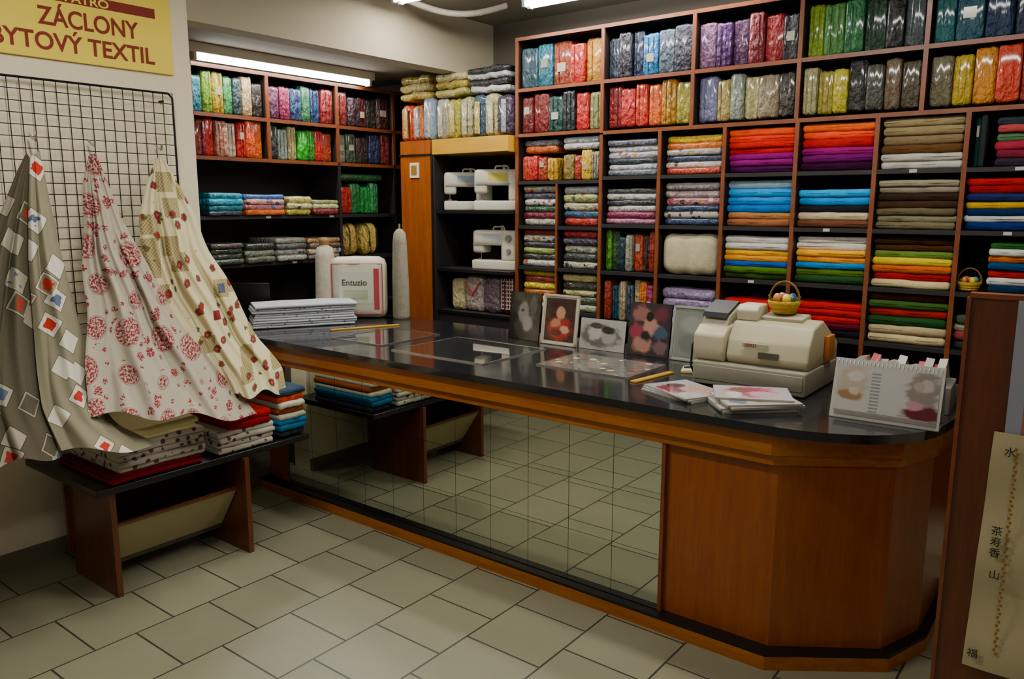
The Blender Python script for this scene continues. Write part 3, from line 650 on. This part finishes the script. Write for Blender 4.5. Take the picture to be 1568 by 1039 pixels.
P3=picmat('photo_baby_bw','#a8a4a0',[(.45,.45,.42,.36,'#5c5a58'),(.34,.55,.15,.24,'#b0aca8'),(.64,.45,.15,.24,'#9a9692'),(.64,.66,.14,.12,'#2e2c2a'),(.34,.78,.13,.1,'#3a3836')],.3)
P4=picmat('photo_collage','#2c262c',[(.3,.78,.2,.15,'#8a5a54'),(.75,.8,.18,.14,'#5a2838'),(.55,.55,.2,.14,'#a87870'),(.2,.45,.15,.14,'#8a2c40'),(.78,.45,.16,.12,'#384a60'),(.35,.2,.22,.13,'#a07064'),(.78,.18,.16,.12,'#6a5058'),(.5,.75,.08,.08,'#141016'),(.42,.38,.1,.08,'#18141a')],.45)
P5=picmat('photo_sheet','#7a7e78',[(.5,.7,.35,.18,'#8c908a'),(.4,.3,.3,.2,'#6c706c')],.15)
pic('portrait_photo',-2.72,-2.51,1.165,3.47,P1); pic('framed_photo',-2.48,-2.25,1.17,3.45,P2,frame='#bcb4a0')
pic('portrait_photo',-2.235,-1.965,1.06,3.46,P3); pic('portrait_photo',-1.95,-1.72,1.165,3.46,P4); pic('acrylic_sheet_holder',-1.71,-1.50,1.165,3.46,P5,frame='#8c908a')
# cash register
o=B('cash_register'); c=h('#aaa384'); cg=h('#858170')
o.box(-1.40,-.93,3.05,3.50,.904,1.0,'plast',cg,.008); o.box(-1.39,-.94,3.046,3.052,.925,.985,'plast',vary(cg,.01),.002)
for sx in (-1.36,-.97):
    for sy in (3.09,3.46): o.cyl((sx,sy,.9),(sx,sy,.905),.015,.015,'black')
o.prof([(3.10,1.0),(3.08,1.03),(3.10,1.10),(3.15,1.165),(3.26,1.185),(3.48,1.07),(3.48,1.0)],-1.27,-.935,'plast',c,.010)
o.prof([(3.085,1.0),(3.065,1.04),(3.07,1.11),(3.12,1.145),(3.30,1.16),(3.46,1.08),(3.46,1.0)],-1.41,-1.275,'plast',h('#b2aa8c'),.010)
o.prof([(3.12,1.14),(3.15,1.185),(3.26,1.225),(3.32,1.16)],-1.40,-1.285,'plast',h('#a29a80'),.005)
o.prof([(3.125,1.178),(3.14,1.198),(3.255,1.238),(3.262,1.226)],-1.398,-1.29,'black')
o.prof([(3.17,1.17),(3.165,1.215),(3.19,1.235),(3.28,1.235),(3.30,1.17)],-1.265,-1.175,'plast',h('#c0baa0'),.008)
o.prof([(3.20,1.17),(3.195,1.19),(3.30,1.20),(3.33,1.15)],-1.17,-1.0,'plast',c,.005)
for i in range(8):
    for j in range(4):
        yy=3.32+j*.035; zz=1.158-(yy-3.28)*.52; o.box(-1.24+i*.035,-1.215+i*.035,yy,yy+.025,zz-.01,zz+.008,'plast',h('#8a8878') if (i+j)%3 else h('#b0603a'))
o.box(-1.20,-1.10,3.078,3.088,1.075,1.092,'plast',h('#a8a28a')); o.text('SERD',.018,'matte',h('#7c2a20'),TX(-1.19,3.0765,1.078),1.2)
o.box(-1.13,-1.05,3.072,3.085,1.035,1.060,'plast',h('#4a4c40'))
o.tube([(-1.41,3.15,1.12),(-1.44,3.13,1.05),(-1.44,3.12,.96),(-1.43,3.15,.91)],.005,'black')
o.box(-.934,-.915,3.28,3.36,1.02,1.12,'plast',h('#b86a28'),.004)
o.done()
def basket(x,y,z,s=1):
    o=B('easter_basket'); o.M=Matrix.Translation((x,y,z))@Matrix.Scale(s,4); c=h('#b8942c')
    o.lathe([(0,.002),(.045,.002),(.05,.01),(.065,.04),(.07,.055),(.065,.057),(.058,.04),(.04,.012),(0,.012)],(0,0,0),'cloth',c)
    for k in range(4):
        zz=.012+.014*k; r=.052+.0047*k; o.tube([(r*math.cos(t*.3926),r*math.sin(t*.3926),zz) for t in range(17)],.004,'cloth',vary(c,.3),5)
    o.tube([(.066*math.cos(math.pi*t/14),0,.055+.085*math.sin(math.pi*t/14)) for t in range(15)],.005,'cloth',h('#7c5a28'),6)
    for (a,b_,q) in ((-.025,-.02,'#c87830'),(.02,-.03,'#d8c838'),(.03,.015,'#5878a8'),(-.02,.025,'#7aa040'),(0,0,'#b84848')): o.ball((a,b_,.066),(.018,.018,.024),'gloss',h(q))
    for k in range(8): a=k*.8; o.tube([(.05*math.cos(a),.05*math.sin(a),.05),(.07*math.cos(a),.07*math.sin(a),.078)],.003,'cloth',h('#5a7a28'),4)
    o.done()
basket(-1.10,3.26,1.20,.95); basket(-.60,4.47,1.223,.8)
# calendar
PC=picmat('photo_calendar','#aaa7a2',[(.17,.62,.15,.36,'#a49884'),(.2,.78,.08,.12,'#b4aea6'),(.14,.35,.12,.10,'#8a6a48'),(.19,.45,.05,.08,'#b0a494'),(.85,.62,.16,.38,'#7c7268'),(.88,.72,.07,.14,'#a09890'),(.80,.70,.05,.1,'#948c84'),(.86,.12,.2,.14,'#5a1c24'),(.78,.28,.08,.10,'#a87c84')],.42)
o=B('desk_calendar'); o.M=RZ(-.61,2.93,.9005,2)
for sg in (-1,1): o.prof([(sg*.062,0),(sg*.059,0),(-sg*.001,.205),(sg*.003,.205)],-.175,.175,'gloss',h('#b0ada6'))
o.box(-.175,.175,-.062,.062,0,.003,'gloss',h('#8c8880'))
o.M=o.M@Matrix.Translation((0,-.0625,0))@Matrix.Rotation(math.radians(-16.5),4,'X')
o.quad(-.165,.165,.03,.19,-.0018,PC); o.box(-.16,.165,-.0018,-.0012,.014,.026,'gloss',h('#787068'))
for k in range(12): o.box(-.05,-.02,-.0024,-.0014,.035+k*.012,.039+k*.012,'gloss',h('#808080'))
for k in range(26):
    x=-.165+k*.0132; o.tube([(x,-.004,.197),(x,.0,.212),(x,.008,.206)],.0012,'chrome',n=4)
o.done()
o=B('leaflet_box'); o.M=RZ(-.62,3.22,.9,4); o.box(-.17,.17,-.10,.10,0,.10,'plast',h('#6c6a64'),.004)
for k in range(16):
    x=-.155+k*.019; o.M=RZ(-.62,3.22,.9,4)@Matrix.Translation((x,0,.1))@Matrix.Rotation(ru(-.3,.3),4,'X')@Matrix.Rotation(ru(-.25,.25),4,'Y'); o.box(-.012,.016,-.08+ru(0,.02),.08,-.02,.03+ru(0,.035),'gloss',vary(h(random.choice(['#982430','#3c5c3c','#b8b4ac','#a8a098','#b0505a','#b8b4ac']))))
o.done()
# magazines
PM=[picmat('magazine_cover_a','#a8a4a6',[(.35,.6,.3,.25,'#8c3848'),(.65,.4,.25,.3,'#b89488'),(.5,.75,.2,.12,'#4a2c28'),(.3,.2,.25,.12,'#b8b4b4')],.5),
    picmat('magazine_cover_b','#b4b0a8',[(.5,.55,.3,.3,'#9c7c64'),(.6,.7,.18,.14,'#3c2c28'),(.35,.3,.25,.18,'#8c4854'),(.7,.2,.2,.12,'#6a7888')],.5),
    picmat('magazine_cover_c','#b8acb0',[(.45,.5,.35,.3,'#b03860'),(.6,.65,.2,.2,'#c8a0a8'),(.35,.35,.16,.14,'#7a4a40'),(.7,.25,.2,.1,'#d0ccd0')],.5)]
o=B('magazine_pile')
def mag(x,y,z,a,m_,w=.21,hh=.28,t=.008):
    o.M=RZ(x,y,z,a); o.box(-w/2,w/2,-hh/2,hh/2,0,t-.001,'matte',h('#9c988e')); o.box(-w/2,w/2,-hh/2,hh/2,t-.001,t,'gloss',h('#a8a4a0'))
    o.add([(-w/2,-hh/2,t+.0003),(w/2,-hh/2,t+.0003),(w/2,hh/2,t+.0003),(-w/2,hh/2,t+.0003)],[(0,1,2,3)],m_,(1,1,1),False,[(0,0),(1,0),(1,1),(0,1)])
    return z+t+.0004
z=.9005
for k in range(3): z=mag(-1.34+ru(-.01,.01),2.86,z,66+ru(-8,8),PM[0],t=.006)
z=.9005
for k in range(4): z=mag(-1.05+ru(-.015,.015),2.83,z,-52+ru(-8,8),PM[1],t=.008)
z=mag(-1.07,2.87,z,-64,PM[2])
o.done()
# ---------------------------------------------------------------- foreground partition
o=B('display_partition'); o.box(-.305,.55,2.34,2.375,0,1.41,'woodb'); o.box(-.31,.555,2.335,2.38,1.41,1.422,'shelfedge')
o.box(-.315,-.305,2.335,2.38,0,1.41,'shelfedge'); o.box(-.28,.5,2.375,2.55,0,.04,'woodb'); o.done()
o=B('hanging_paper_chart'); n=14
vs=[];fs=[]
for j in range(n+1):
    zz=1.07-.66*j/n; yy=2.325-.006*math.sin(j*1.1)-.004*(j/n); xo=-.018*j/n
    for q in range(7): vs.append((-.222+xo+.322*q/6,yy-.004*math.sin(j*.9+q*1.3),zz))
for j in range(n):
    for q in range(6): a=j*7+q; fs.append((a,a+1,a+8,a+7))
o.add(vs,fs,'matte',h('#aca07a'),True)
o.box(-.20,.11,2.328,2.336,1.06,1.41,'matte',h('#8a8c98')); o.box(-.165,-.15,2.3265,2.328,1.07,1.41,'matte',h('#96584a')); o.box(-.15,.11,2.3265,2.328,1.07,1.41,'matte',h('#5a5c50'))
for j in range(50):
    zz=1.03-.0115*j; o.box(-.172+(j%2)*.004,-.166+(j%2)*.004,2.3095,2.311,zz,zz+.007,'matte',h('#8a6420'))
for k,(cx_,cz_) in enumerate(((-.230,.445),(-.205,.80),(-.205,.77),(-.205,.74),(-.20,.68),(-.195,1.015))):
    o.text('福茶寿香山水'[k],.027,'black',(1,1,1),TX(cx_,2.308,cz_))
o.done()
